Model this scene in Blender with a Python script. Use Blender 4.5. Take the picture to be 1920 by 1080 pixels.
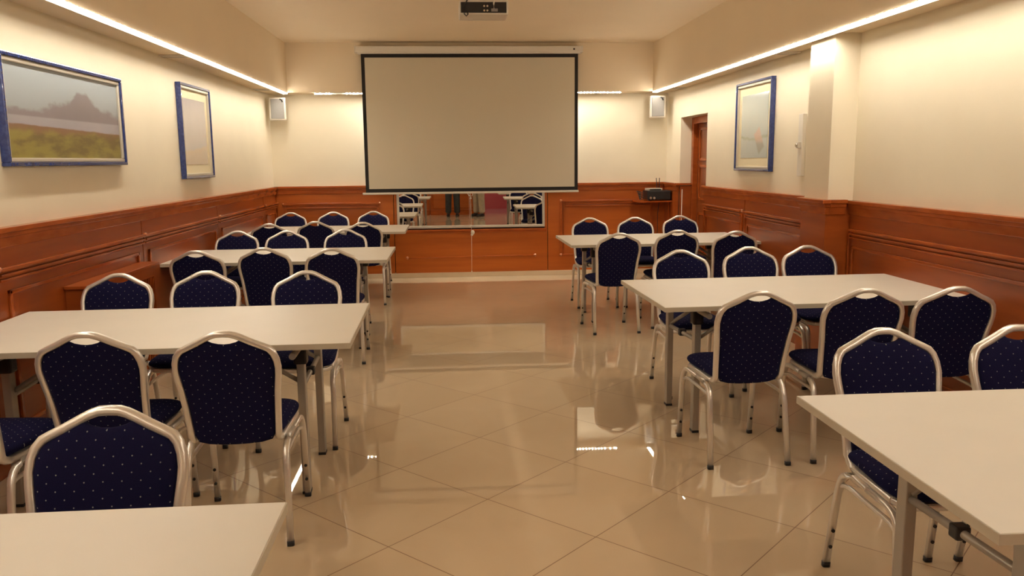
import bpy, bmesh, math, random
from mathutils import Vector, Matrix
random.seed(7)
PI = math.pi
for o in list(bpy.data.objects): bpy.data.objects.remove(o)
SC = bpy.context.scene
COL = SC.collection

# ------------------------------------------------------------------ camera
CAM_H = 1.5021
cam_d = bpy.data.cameras.new('camera'); cam = bpy.data.objects.new('camera', cam_d); COL.objects.link(cam)
cam_d.sensor_width = 36.0; cam_d.lens = 1525.754/1920*36.0; cam_d.clip_start = .05
ax = Vector((0.997179, -0.074361, -0.010258)); ay = -Vector((-0.021665, -0.154266, -0.987792)); az = -Vector((0.07187, 0.985227, -0.155442))
M3 = Matrix((ax, ay, az)).transposed()
cam.matrix_world = Matrix.Translation((0, 0, CAM_H)) @ M3.to_4x4()
SC.camera = cam

# ------------------------------------------------------------------ world, light levels, exposure
w = bpy.data.worlds.new('world'); SC.world = w; w.use_nodes = True
w.node_tree.nodes['Background'].inputs[0].default_value = (1, .8, .6, 1)
w.node_tree.nodes['Background'].inputs[1].default_value = 0.0
SC.view_settings.view_transform = 'Standard'; SC.view_settings.look = 'None'
SC.view_settings.exposure = 0.26; SC.view_settings.gamma = 1.0; SC.view_settings.use_curve_mapping = False
SC.cycles.use_denoising = True; SC.cycles.max_bounces = 9; SC.cycles.diffuse_bounces = 6
SC.cycles.glossy_bounces = 6; SC.cycles.sample_clamp_indirect = 6.0
LED_COL = (1.0, .895, .745); LED_STR = 50.0

# ------------------------------------------------------------------ materials
def nt(name):
    m = bpy.data.materials.new(name); m.use_nodes = True
    t = m.node_tree; return m, t, t.nodes['Principled BSDF']
def mat(name, col, rough=.5, metal=0., var=0., scale=20., bump=0., bscale=60., spec=.5, emit=None, estr=0., coat=0., sheen=0., aniso=None, darkmul=.6):
    m, t, p = nt(name)
    p.inputs['Roughness'].default_value = rough; p.inputs['Metallic'].default_value = metal
    p.inputs['Specular IOR Level'].default_value = spec
    p.inputs['Coat Weight'].default_value = coat; p.inputs['Coat Roughness'].default_value = .15
    p.inputs['Sheen Weight'].default_value = sheen
    co = t.nodes.new('ShaderNodeTexCoord')
    mp = t.nodes.new('ShaderNodeMapping'); t.links.new(co.outputs['Object'], mp.inputs[0])
    if aniso: mp.inputs['Scale'].default_value = aniso
    n = t.nodes.new('ShaderNodeTexNoise'); n.inputs['Scale'].default_value = scale; n.inputs['Detail'].default_value = 5
    t.links.new(mp.outputs[0], n.inputs['Vector'])
    r = t.nodes.new('ShaderNodeValToRGB'); t.links.new(n.outputs['Fac'], r.inputs[0])
    c = Vector(col); lo = c*(1-var*darkmul*1.4); hi = c*(1+var)
    r.color_ramp.elements[0].color = (*lo, 1); r.color_ramp.elements[1].color = (*[min(1, x) for x in hi], 1)
    r.color_ramp.elements[0].position = .3; r.color_ramp.elements[1].position = .7
    t.links.new(r.outputs[0], p.inputs['Base Color'])
    if bump:
        n2 = t.nodes.new('ShaderNodeTexNoise'); n2.inputs['Scale'].default_value = bscale; n2.inputs['Detail'].default_value = 3
        t.links.new(mp.outputs[0], n2.inputs['Vector'])
        b = t.nodes.new('ShaderNodeBump'); b.inputs['Strength'].default_value = bump; b.inputs['Distance'].default_value = .002
        t.links.new(n2.outputs['Fac'], b.inputs['Height']); t.links.new(b.outputs[0], p.inputs['Normal'])
    if emit:
        p.inputs['Emission Color'].default_value = (*emit, 1); p.inputs['Emission Strength'].default_value = estr
    return m
def wood(name, dark, light, axis, rough=.32):
    """veneer: soft long figure running along one axis"""
    m, t, p = nt(name)
    p.inputs['Roughness'].default_value = rough; p.inputs['Coat Weight'].default_value = .08; p.inputs['Coat Roughness'].default_value = .2; p.inputs['Specular IOR Level'].default_value = .4
    co = t.nodes.new('ShaderNodeTexCoord'); mp = t.nodes.new('ShaderNodeMapping')
    t.links.new(co.outputs['Object'], mp.inputs[0]); mp.inputs['Scale'].default_value = axis
    n = t.nodes.new('ShaderNodeTexNoise'); n.inputs['Scale'].default_value = 1.0; n.inputs['Detail'].default_value = 5; n.inputs['Roughness'].default_value = .55; n.inputs['Distortion'].default_value = .1
    t.links.new(mp.outputs[0], n.inputs['Vector'])
    r = t.nodes.new('ShaderNodeValToRGB'); t.links.new(n.outputs['Fac'], r.inputs[0])
    r.color_ramp.elements[0].color = (*dark, 1); r.color_ramp.elements[1].color = (*light, 1)
    r.color_ramp.elements[0].position = .32; r.color_ramp.elements[1].position = .68
    t.links.new(r.outputs[0], p.inputs['Base Color']); return m
def math_node(t, op, a, b=None, c=None):
    n = t.nodes.new('ShaderNodeMath'); n.operation = op
    for i, x in enumerate((a, b, c)):
        if x is None: continue
        if isinstance(x, (int, float)): n.inputs[i].default_value = x
        else: t.links.new(x, n.inputs[i])
    return n.outputs[0]
def sep(t, vec):
    s = t.nodes.new('ShaderNodeSeparateXYZ'); t.links.new(vec, s.inputs[0]); return s.outputs
def mix(t, fac, a, b):
    n = t.nodes.new('ShaderNodeMix'); n.data_type = 'RGBA'
    if isinstance(fac, (int, float)): n.inputs[0].default_value = fac
    else: t.links.new(fac, n.inputs[0])
    for i, x in ((6, a), (7, b)):
        if isinstance(x, tuple): n.inputs[i].default_value = (*x[:3], 1)
        else: t.links.new(x, n.inputs[i])
    return n.outputs[2]

M = {}
WCOL = (.80, .735, .585)
M['wall'] = mat('cream_wallpaper', WCOL, .85, var=.02, scale=3, bump=.25, bscale=220, spec=.2)
M['ceiling'] = mat('cream_ceiling_paint', (.80, .685, .51), .9, var=.015, scale=2, spec=.15)
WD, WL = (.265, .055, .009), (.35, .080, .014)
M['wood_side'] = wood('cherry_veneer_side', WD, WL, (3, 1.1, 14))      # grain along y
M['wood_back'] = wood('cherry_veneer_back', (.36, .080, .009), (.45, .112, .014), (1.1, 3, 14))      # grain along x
M['wood_trim'] = wood('cherry_moulding', (.30, .062, .011), (.40, .092, .017), (6, 6, 22), .22)
M['wood_door'] = wood('dark_door_veneer', (.17, .04, .01), (.27, .07, .016), (9, 9, 1.2), .3)
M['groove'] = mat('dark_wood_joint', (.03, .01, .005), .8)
M['base'] = mat('beige_skirting_tile', (.68, .55, .38), .25, var=.04, scale=6)
M['frame'] = mat('silver_tube', (.78, .74, .69), .30, metal=.62, var=.03, scale=8)
M['leg'] = mat('grey_table_leg', (.36, .32, .27), .38, metal=.35, var=.03, scale=8)
M['black'] = mat('black_plastic', (.012, .011, .012), .45, var=.2, scale=30)
M['top'] = mat('white_laminate', (.68, .635, .555), .42, var=.02, scale=5, bump=.1, bscale=300)
M['edge'] = mat('beige_edge_band', (.50, .44, .34), .45, var=.04, scale=12)
M['white'] = mat('white_plastic', (.72, .68, .60), .4, var=.02, scale=10)
M['grille'] = mat('grey_speaker_cloth', (.27, .26, .25), .8, var=.06, scale=90)
M['screen'] = mat('matt_screen_cloth', (.62, .565, .445), .9, var=.01, scale=2, spec=.1)
M['border'] = mat('black_screen_border', (.008, .006, .006), .8)
M['chrome'] = mat('brushed_steel', (.65, .62, .58), .25, metal=1.)
M['knob'] = mat('varnished_knob', (.45, .13, .035), .15, coat=1.)
M['mirror'] = mat('mirror_glass', (.86, .86, .84), .0, metal=1.)
M['mirror_frame'] = mat('silver_mirror_frame', (.62, .58, .50), .35, metal=.5)
M['mat_board'] = mat('cream_mount_board', (.74, .66, .46), .8)
M['led_far'] = mat('led_diode_bright', LED_COL, .5, emit=LED_COL, estr=LED_STR*2.6)
M['led'] = mat('led_diode', LED_COL, .5, emit=LED_COL, estr=LED_STR)
M['cord'] = mat('white_cord', (.78, .70, .58), .6)

def floor_mat():
    m, t, p = nt('polished_floor_tiles')
    co = t.nodes.new('ShaderNodeTexCoord'); x, y, z = sep(t, co.outputs['Object'])
    phi = .79285; s = .585; c_, s_ = math.cos(phi)/s, math.sin(phi)/s
    dx = math_node(t, 'SUBTRACT', x, .133); dy = math_node(t, 'SUBTRACT', y, 3.457)
    u = math_node(t, 'ADD', math_node(t, 'MULTIPLY', dx, c_), math_node(t, 'MULTIPLY', dy, s_))
    v = math_node(t, 'SUBTRACT', math_node(t, 'MULTIPLY', dy, c_), math_node(t, 'MULTIPLY', dx, s_))
    def dist(q):
        f = math_node(t, 'FRACT', math_node(t, 'ADD', q, 100.5)); return math_node(t, 'ABSOLUTE', math_node(t, 'SUBTRACT', f, .5))
    d = math_node(t, 'MINIMUM', dist(u), dist(v))
    g = math_node(t, 'LESS_THAN', d, .0021/s)
    fu = math_node(t, 'FLOOR', math_node(t, 'ADD', u, 100)); fv = math_node(t, 'FLOOR', math_node(t, 'ADD', v, 100))
    cb = t.nodes.new('ShaderNodeCombineXYZ'); t.links.new(fu, cb.inputs[0]); t.links.new(fv, cb.inputs[1])
    wn = t.nodes.new('ShaderNodeTexWhiteNoise'); t.links.new(cb.outputs[0], wn.inputs['Vector'])
    n = t.nodes.new('ShaderNodeTexNoise'); n.inputs['Scale'].default_value = 1.6; n.inputs['Detail'].default_value = 6; n.inputs['Distortion'].default_value = 1.2
    ad = t.nodes.new('ShaderNodeVectorMath'); ad.operation = 'MULTIPLY_ADD'
    t.links.new(wn.outputs['Color'], ad.inputs[0]); ad.inputs[1].default_value = (9, 9, 9); t.links.new(co.outputs['Object'], ad.inputs[2])
    t.links.new(ad.outputs[0], n.inputs['Vector'])
    base = mix(t, n.outputs['Fac'], (.55, .42, .275), (.63, .50, .345))
    base = mix(t, math_node(t, 'MULTIPLY', wn.outputs['Value'], .14), base, (.53, .395, .245))
    colr = mix(t, g, base, (.17, .085, .03))
    t.links.new(colr, p.inputs['Base Color'])
    rr = math_node(t, 'ADD', math_node(t, 'MULTIPLY', g, .5), .012); t.links.new(rr, p.inputs['Roughness'])
    p.inputs['Specular IOR Level'].default_value = .85
    # polished porcelain is never dead flat: each tile leans a hair and ripples softly
    n2 = t.nodes.new('ShaderNodeTexNoise'); n2.inputs['Scale'].default_value = 3.0; n2.inputs['Detail'].default_value = 1
    t.links.new(co.outputs['Object'], n2.inputs['Vector'])
    b = t.nodes.new('ShaderNodeBump'); b.inputs['Strength'].default_value = .012; b.inputs['Distance'].default_value = .002
    t.links.new(n2.outputs['Fac'], b.inputs['Height'])
    mul = t.nodes.new('ShaderNodeVectorMath'); mul.operation = 'MULTIPLY_ADD'
    sub = t.nodes.new('ShaderNodeVectorMath'); sub.operation = 'SUBTRACT'; t.links.new(wn.outputs['Color'], sub.inputs[0]); sub.inputs[1].default_value = (.5, .5, .5)
    t.links.new(sub.outputs[0], mul.inputs[0]); mul.inputs[1].default_value = (.0012, .0012, 0); t.links.new(b.outputs[0], mul.inputs[2])
    t.links.new(mul.outputs[0], p.inputs['Normal'])
    return m
M['floor'] = floor_mat()

def fabric(name, ax1, ax2):
    m, t, p = nt(name)
    co = t.nodes.new('ShaderNodeTexCoord'); o = sep(t, co.outputs['Object']); a, b = o[ax1], o[ax2]
    P, Q = .046, .0395
    def grid(off):
        fa = math_node(t, 'SUBTRACT', math_node(t, 'FRACT', math_node(t, 'ADD', math_node(t, 'DIVIDE', a, P), 50+off)), .5)
        fb = math_node(t, 'SUBTRACT', math_node(t, 'FRACT', math_node(t, 'ADD', math_node(t, 'DIVIDE', b, Q), 50+off)), .5)
        fa = math_node(t, 'MULTIPLY', fa, P); fb = math_node(t, 'MULTIPLY', fb, Q)
        return math_node(t, 'SQRT', math_node(t, 'ADD', math_node(t, 'MULTIPLY', fa, fa), math_node(t, 'MULTIPLY', fb, fb)))
    d = math_node(t, 'MINIMUM', grid(0), grid(.5))
    dot = math_node(t, 'LESS_THAN', d, .0018)
    n = t.nodes.new('ShaderNodeTexNoise'); n.inputs['Scale'].default_value = 700; n.inputs['Detail'].default_value = 2
    t.links.new(co.outputs['Object'], n.inputs['Vector'])
    base = mix(t, n.outputs['Fac'], (.005, .005, .020), (.012, .011, .046))
    t.links.new(mix(t, dot, base, (.24, .24, .235)), p.inputs['Base Color'])
    p.inputs['Roughness'].default_value = .95; p.inputs['Specular IOR Level'].default_value = .05
    p.inputs['Sheen Weight'].default_value = .04; p.inputs['Sheen Roughness'].default_value = .5; p.inputs['Sheen Tint'].default_value = (.25, .28, .75, 1)
    bp = t.nodes.new('ShaderNodeBump'); bp.inputs['Strength'].default_value = .25; bp.inputs['Distance'].default_value = .0006
    t.links.new(n.outputs['Fac'], bp.inputs['Height']); t.links.new(bp.outputs[0], p.inputs['Normal'])
    return m
M['fab_back'] = fabric('navy_dotted_fabric_upright', 0, 2)
M['fab_seat'] = fabric('navy_dotted_fabric_flat', 0, 1)
def blue_frame():
    m, t, p = nt('worn_blue_lacquer')
    co = t.nodes.new('ShaderNodeTexCoord'); n = t.nodes.new('ShaderNodeTexNoise'); n.inputs['Scale'].default_value = 45; n.inputs['Detail'].default_value = 8
    t.links.new(co.outputs['Object'], n.inputs['Vector'])
    r = t.nodes.new('ShaderNodeValToRGB'); t.links.new(n.outputs['Fac'], r.inputs[0])
    r.color_ramp.elements[0].position = .38; r.color_ramp.elements[0].color = (.006, .020, .13, 1)
    r.color_ramp.elements[1].position = .78; r.color_ramp.elements[1].color = (.03, .06, .22, 1)
    t.links.new(r.outputs[0], p.inputs['Base Color']); p.inputs['Roughness'].default_value = .2; p.inputs['Coat Weight'].default_value = .6
    return m
M['blue'] = blue_frame()

# ------------------------------------------------------------------ mesh helpers
def obj(name, bm, m, parent=None, smooth=False, loc=None):
    me = bpy.data.meshes.new(name); bm.normal_update(); bm.to_mesh(me); bm.free()
    for mm in (m if isinstance(m, (list, tuple)) else [m]): me.materials.append(mm)
    if smooth:
        for f in me.polygons: f.use_smooth = True
    o = bpy.data.objects.new(name, me); COL.objects.link(o)
    if parent is not None: o.parent = parent
    if loc is not None: o.location = loc
    return o
def empty(name, loc=(0, 0, 0), rz=0.):
    o = bpy.data.objects.new(name, None); COL.objects.link(o); o.location = loc; o.rotation_euler = (0, 0, rz); o.empty_display_size = .1; return o
def tag(o, label=None, cat=None, group=None, kind=None):
    if label: o['label'] = label
    if cat: o['category'] = cat
    if group: o['group'] = group
    if kind: o['kind'] = kind
    return o
def box(bm, x0, x1, y0, y1, z0, z1, bev=0., mi=0):
    b = bmesh.new(); r = bmesh.ops.create_cube(b, size=1)
    bmesh.ops.scale(b, vec=(abs(x1-x0), abs(y1-y0), abs(z1-z0)), verts=b.verts)
    bmesh.ops.translate(b, vec=((x0+x1)/2, (y0+y1)/2, (z0+z1)/2), verts=b.verts)
    if bev: bmesh.ops.bevel(b, geom=b.edges[:], offset=bev, segments=2, profile=.6, affect='EDGES')
    for f in b.faces: f.material_index = mi
    join(bm, b); return bm
def join(bm, b, mtx=None):
    if mtx is not None: bmesh.ops.transform(b, matrix=mtx, verts=b.verts)
    mp = {}
    for v in b.verts: mp[v] = bm.verts.new(v.co)
    for f in b.faces:
        try:
            nf = bm.faces.new([mp[v] for v in f.verts]); nf.material_index = f.material_index; nf.smooth = f.smooth
        except ValueError: pass
    b.free()
def B(*a, **k): return box(bmesh.new(), *a, **k)
def sweep(bm, pts, w, h, up=(0, 0, 1), closed=False, rnd=True, wide=None):
    """tube of rounded-rectangle section w (sideways) x h (along up) along a polyline"""
    pts = [Vector(p) for p in pts]; up = Vector(up); n = len(pts); rings = []
    if rnd:
        sec = []
        for k in range(12):
            a = 2*PI*k/12; ca, sa = math.cos(a), math.sin(a); q = .55
            sec.append((math.copysign(abs(ca)**q, ca)*w/2, math.copysign(abs(sa)**q, sa)*h/2))
    else: sec = [(-w/2, -h/2), (w/2, -h/2), (w/2, h/2), (-w/2, h/2)]
    for i, p in enumerate(pts):
        if closed: a, b = pts[i-1], pts[(i+1) % n]
        else: a, b = pts[max(0, i-1)], pts[min(n-1, i+1)]
        t = (b-a).normalized(); side = t.cross(up)
        if side.length < 1e-4: side = t.cross(Vector((0, 1, 0)))
        side.normalize(); u = side.cross(t).normalized(); k = 1.
        if (closed or 0 < i < n-1):
            d1 = (p-pts[i-1]).normalized(); d2 = (pts[(i+1) % n]-p).normalized(); k = 1/max(.5, math.sqrt(max(0.01, (1+d1.dot(d2))/2)))
        rings.append([bm.verts.new(p+side*x*(k if k < 1.5 else 1.)+u*y) for x, y in sec])
    m = len(sec)
    for i in range(n if closed else n-1):
        r0, r1 = rings[i], rings[(i+1) % n]
        for j in range(m):
            f = bm.faces.new((r0[j], r0[(j+1) % m], r1[(j+1) % m], r1[j])); f.smooth = rnd
    if not closed:
        bm.faces.new(rings[0][::-1]); bm.faces.new(rings[-1])
    bmesh.ops.recalc_face_normals(bm, faces=bm.faces[:]); return bm
def rod(bm, a, b, r, seg=12):
    a, b = Vector(a), Vector(b); c = bmesh.new()
    bmesh.ops.create_cone(c, cap_ends=True, segments=seg, radius1=r, radius2=r, depth=(b-a).length)
    for f in c.faces: f.smooth = len(f.verts) == 4
    q = (b-a).to_track_quat('Z', 'Y').to_matrix().to_4x4(); join(bm, c, Matrix.Translation((a+b)/2) @ q); return bm
def ball(bm, c, r, sc=(1, 1, 1)):
    b = bmesh.new(); bmesh.ops.create_uvsphere(b, u_segments=12, v_segments=8, radius=r)
    for f in b.faces: f.smooth = True
    join(bm, b, Matrix.Translation(c) @ Matrix.Diagonal((*sc, 1))); return bm
def arc(p0, p1, p2, n=5):
    """quadratic bend"""
    p0, p1, p2 = Vector(p0), Vector(p1), Vector(p2)
    return [(1-t)**2*p0+2*t*(1-t)*p1+t*t*p2 for t in [i/n for i in range(n+1)]]
def fillet(pts, r, n=4, closed=False):
    pts = [Vector(p) for p in pts]; out = []; N = len(pts)
    for i, p in enumerate(pts):
        if not closed and i in (0, N-1): out.append(p); continue
        a, b = pts[i-1], pts[(i+1) % N]; rr = r[i] if isinstance(r, (list, tuple)) else r
        ra = min(rr, (a-p).length*.49); rb = min(rr, (b-p).length*.49)
        out += arc(p+(a-p).normalized()*ra, p, p+(b-p).normalized()*rb, n)
    return out
def cushion(bm, outline, centre, front, back, ks=(.25, .5, .72, .87, .95, .99, 1.)):
    """closed star-shaped pad; front(k, P)/back(k, P) give the 3D point of the in-plane point P at fraction k of its outline"""
    n = len(outline); C0 = Vector(centre); sides = []
    for fn in (front, back):
        c = bm.verts.new(fn(0, C0)); rings = []
        for k in ks[:-1]: rings.append([bm.verts.new(fn(k, C0+(Vector(o)-C0)*k)) for o in outline])
        sides.append((c, rings))
    rim = [bm.verts.new((Vector(front(1, Vector(o)))+Vector(back(1, Vector(o))))/2) for o in outline]
    for c, rings in sides:
        for j in range(n):
            bm.faces.new((c, rings[0][j], rings[0][(j+1) % n]))
            for a, b in zip(rings, rings[1:]+[rim]): bm.faces.new((a[j], b[j], b[(j+1) % n], a[(j+1) % n]))
    bmesh.ops.recalc_face_normals(bm, faces=bm.faces[:])
    for f in bm.faces: f.smooth = True
    return bm

# ------------------------------------------------------------------ room shell
XL, XR, YB, YO = -2.239, 2.811, 10.572, -1.80      # left, right, far and opposite wall planes
ZC, ZS, ZW, T = 2.921, 2.335, 1.185, .20           # ceiling, soffit underside, panelling height
DY0, DY1, DZ = 8.89, 9.93, 1.99                    # doorway in the right wall
OX0, OX1, OZ = .93, 1.80, 2.05                     # doorway in the opposite wall
def S(o, label=None): return tag(o, label, None, None, 'structure')
S(obj('floor', B(XL-T, XR+T+.3, YO-2.6, YB+T, -.10, 0), M['floor']), 'polished cream floor tiles laid diagonally')
S(obj('ceiling', B(XL-T, XR+T, YO-T, YB+T, ZC, ZC+.12), M['ceiling']), 'plain cream ceiling')
S(obj('wall_left', B(XL-T, XL, YO-T, YB+T, 0, ZC), M['wall']))
S(obj('wall_back', B(XL, XR, YB, YB+T, 0, ZC), M['wall']))
b = bmesh.new(); RT = .165
box(b, XR, XR+RT, YO-T, DY0, 0, ZC); box(b, XR, XR+RT, DY1, YB+T, 0, ZC); box(b, XR, XR+RT, DY0, DY1, DZ, ZC)
S(obj('wall_right', b, M['wall']))
b = bmesh.new()
box(b, XL, OX0, YO-T, YO, 0, ZC); box(b, OX1, XR, YO-T, YO, 0, ZC); box(b, OX0, OX1, YO-T, YO, OZ, ZC)
S(obj('wall_front', b, M['wall']))
PX, PY0, PY1 = 2.63, 5.55, 5.93
S(obj('wall_pillar', B(PX, XR, PY0, PY1, 0, ZS), M['wall']), 'square cream pillar on the right wall')
# dropped soffits round the edge of the ceiling
SLX, SRX, SBY = -1.955, 2.544, 10.28
S(obj('trim_1', B(XL, SLX, YO, YB, ZS, ZC), M['ceiling']), 'dropped soffit along the left wall')
S(obj('trim_2', B(SRX, XR, YO, YB, ZS, ZC), M['ceiling']), 'dropped soffit along the right wall')
S(obj('trim_3', B(SLX, SRX, SBY, YB, ZS, ZC), M['ceiling']), 'dropped soffit above the far wall')

# wall frames: u along the wall, n out into the room
def wallmtx(kind):
    if kind == 'left':  return Matrix(((0, 1, 0, XL), (1, 0, 0, 0), (0, 0, 1, 0), (0, 0, 0, 1)))
    if kind == 'right': return Matrix(((0, -1, 0, XR), (1, 0, 0, 0), (0, 0, 1, 0), (0, 0, 0, 1)))
    if kind == 'back':  return Matrix(((1, 0, 0, 0), (0, -1, 0, YB), (0, 0, 1, 0), (0, 0, 0, 1)))
    if kind == 'front': return Matrix(((1, 0, 0, 0), (0, 1, 0, YO), (0, 0, 1, 0), (0, 0, 0, 1)))
    if kind == 'pillar_side': return Matrix(((0, -1, 0, PX), (1, 0, 0, 0), (0, 0, 1, 0), (0, 0, 0, 1)))
    if kind == 'pillar_face': return Matrix(((1, 0, 0, 0), (0, -1, 0, PY0), (0, 0, 1, 0), (0, 0, 0, 1)))
def wb(kind, boxes, bev=0.):
    """boxes in wall space (u0,u1,n0,n1,z0,z1) -> bmesh in world space"""
    b = bmesh.new()
    for q in boxes: box(b, *q, bev=bev)
    bmesh.ops.transform(b, matrix=wallmtx(kind), verts=b.verts)
    bmesh.ops.recalc_face_normals(b, faces=b.faces[:]); return b
BT = .022      # panelling thickness
trim_n = [3]
def panelling(kind, u0, u1, seams, label, woodm, cap=(None, None), rails=True, bands=True):
    """board panelling with a cap rail, reeded rail, picture-frame mouldings and dark joints"""
    trim_n[0] += 1
    edges = [u0]+[s for s in seams if u0 < s < u1]+[u1]
    brd = []
    for a, c in zip(edges, edges[1:]): brd.append((a+.006, c-.006, 0, BT, .0, ZW-.02))
    root = S(obj('trim_%d' % trim_n[0], wb(kind, brd), woodm), label)
    obj('joint', wb(kind, [(u0, u1, 0, .008, .01, ZW-.03)]), M['groove'], root)
    c0 = u0 if cap[0] is None else cap[0]; c1 = u1 if cap[1] is None else cap[1]
    obj('cap_rail', wb(kind, [(c0, c1, 0, .060, ZW-.012, ZW+.014), (c0, c1, 0, .046, ZW-.034, ZW-.012), (c0, c1, 0, .036, ZW-.085, ZW-.034)], .004), M['wood_trim'], root)
    if rails:
        for a, c in zip(edges, edges[1:]):
            if c-a < .5: continue
            i, j = a+.07, c-.07
            if kind in ('left',): i, j = a+.012, c-.012
            obj('reeded_rail', wb(kind, [(i, j, BT, BT+.034, .986, 1.004), (i, j, BT, BT+.010, .974, .986), (i, j, BT, BT+.030, .960, .974), (i, j, BT, BT+.008, .948, .960), (i, j, BT, BT+.024, .936, .948)], .003), M['wood_trim'], root)
            k = .10 if kind == 'left' else .075
            fr = [(a+k, a+k+.022, BT, BT+.014, .20, .885), (c-k-.022, c-k, BT, BT+.014, .20, .885), (a+k, c-k, BT, BT+.014, .865, .885), (a+k, c-k, BT, BT+.014, .18, .20)]
            obj('panel_moulding', wb(kind, fr, .003), M['wood_trim'], root)
            if kind != 'left':
                obj('side_moulding', wb(kind, [(a+.035, a+.052, BT, BT+.018, .17, .97), (c-.052, c-.035, BT, BT+.018, .17, .97)], .003), M['wood_trim'], root)
            obj('skirting_moulding', wb(kind, [(a+.01, c-.01, BT, BT+.03, .0, .11), (a+.01, c-.01, BT, BT+.018, .11, .135)], .004), M['wood_trim'], root)
    return root
def knob(root, kind, u, z, n=.03, r=.014):
    b = ball(bmesh.new(), (u, n, z), r); bmesh.ops.transform(b, matrix=wallmtx(kind), verts=b.verts)
    return obj('bead_knob', b, M['knob'], root)
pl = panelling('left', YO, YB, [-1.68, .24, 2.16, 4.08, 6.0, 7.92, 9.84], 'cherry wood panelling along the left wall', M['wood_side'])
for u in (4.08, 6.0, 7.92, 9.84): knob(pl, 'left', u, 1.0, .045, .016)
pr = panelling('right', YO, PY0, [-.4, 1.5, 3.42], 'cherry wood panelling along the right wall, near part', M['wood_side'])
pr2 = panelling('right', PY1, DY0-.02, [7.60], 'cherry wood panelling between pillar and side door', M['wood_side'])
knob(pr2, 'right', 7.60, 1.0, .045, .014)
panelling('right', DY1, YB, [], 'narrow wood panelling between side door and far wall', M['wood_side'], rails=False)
# far wall: three panelled bays, the middle one holding the mirror
MX0, MX1, MZ0, MZ1 = -.70, 1.205, .640, 1.80
def back_bay(u0, u1, z1, label):
    trim_n[0] += 1
    return S(obj('trim_%d' % trim_n[0], wb('back', [(u0, u1, 0, BT, .062, z1)]), M['wood_back']), label)
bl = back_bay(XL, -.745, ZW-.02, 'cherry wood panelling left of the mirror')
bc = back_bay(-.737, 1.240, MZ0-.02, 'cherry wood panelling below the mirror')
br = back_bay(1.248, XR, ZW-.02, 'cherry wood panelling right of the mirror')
for root, a, c in ((bl, XL, -.745), (br, 1.248, XR)):
    obj('cap_rail', wb('back', [(a, c, 0, .060, ZW-.012, ZW+.014), (a, c, 0, .046, ZW-.034, ZW-.012), (a, c, 0, .036, ZW-.085, ZW-.034)], .004), M['wood_trim'], root)
obj('joint', wb('back', [(-.76, 1.26, 0, .008, .07, ZW-.05)]), M['groove'], bc)
for a, c in ((-.737, MX0), (MX1, 1.240)): obj('stile', wb('back', [(a, c, 0, BT, MZ0-.018, ZW-.02)]), M['wood_back'], bc)
obj('ledge', wb('back', [(-.735, 1.238, 0, .045, MZ0-.038, MZ0-.018), (-.72, 1.225, 0, .034, MZ0-.06, MZ0-.038)], .003), M['wood_trim'], bc)
b = bmesh.new(); sweep(b, [(-.575, BT+.03, .258), (.0, BT+.03, .264), (.6, BT+.03, .272), (1.062, BT+.03, .274)], .012, .010)
bmesh.ops.transform(b, matrix=wallmtx('back'), verts=b.verts); obj('thin_rail', b, M['wood_trim'], bc)
knob(bc, 'back', -.585, .262, .045, .022); knob(bc, 'back', 1.075, .270, .045, .022)
rb = [(-2.12, -.925, BT, BT+.03, .962, .985), (-2.09, -.955, BT, BT+.016, .935, .962), (-2.09, -.955, BT, BT+.022, .915, .934)]
obj('reeded_rail', wb('back', rb, .003), M['wood_trim'], bl)
for u in (-2.125, -.92): knob(bl, 'back', u, .973, .035, .018)
obj('panel_moulding', wb('back', [(-2.12, -2.09, BT, BT+.016, .27, .915), (-.955, -.925, BT, BT+.016, .27, .915), (-2.12, -.925, BT, BT+.016, .25, .27)], .003), M['wood_trim'], bl)
rb = [(1.43, 2.62, BT, BT+.03, .957, .980), (1.47, 2.60, BT, BT+.016, .925, .957), (1.47, 2.60, BT, BT+.02, .895, .915)]
obj('reeded_rail', wb('back', rb, .003), M['wood_trim'], br)
obj('panel_moulding', wb('back', [(1.405, 1.432, BT, BT+.022, .27, .97), (1.45, 1.462, BT, BT+.016, .27, .95), (1.43, 2.62, BT, BT+.018, .262, .276), (2.60, 2.625, BT, BT+.022, .27, .97)], .003), M['wood_trim'], br)
for z in (.972, .268): knob(br, 'back', 1.418, z, .04, .022)
S(obj('baseboard_back', wb('back', [(XL, XR, 0, .030, 0, .062)], .003), M['base']), 'pale tile skirting along the far wall')
# pillar and opposite wall panelling
trim_n[0] += 1
pil = S(obj('trim_%d' % trim_n[0], wb('pillar_side', [(PY0-BT, PY1, 0, BT, 0, ZW-.02)]), M['wood_side']), 'cherry wood casing round the pillar base')
obj('front_board', wb('pillar_face', [(PX, XR-BT-.002, 0, BT, 0, ZW-.02)]), M['wood_side'], pil)
capb = wb('pillar_side', [(PY0-.062, PY1, 0, .062, ZW-.005, ZW+.020), (PY0-.048, PY1, 0, .048, ZW-.030, ZW-.005), (PY0-.034, PY1, 0, .034, ZW-.085, ZW-.03)], .004)
join(capb, wb('pillar_face', [(PX+.001, XR-.063, 0, .062, ZW-.005, ZW+.020), (PX+.001, XR-.063, 0, .048, ZW-.030, ZW-.005), (PX+.001, XR-.063, 0, .034, ZW-.085, ZW-.03)], .004))
obj('cap_rail', capb, M['wood_trim'], pil)
panelling('front', XL+.065, OX0-.06, [-.6], 'wood panelling on the wall behind the photographer', M['wood_back'])
panelling('front', OX1+.06, XR-.065, [], 'wood panelling beside the open doorway', M['wood_back'])

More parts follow.
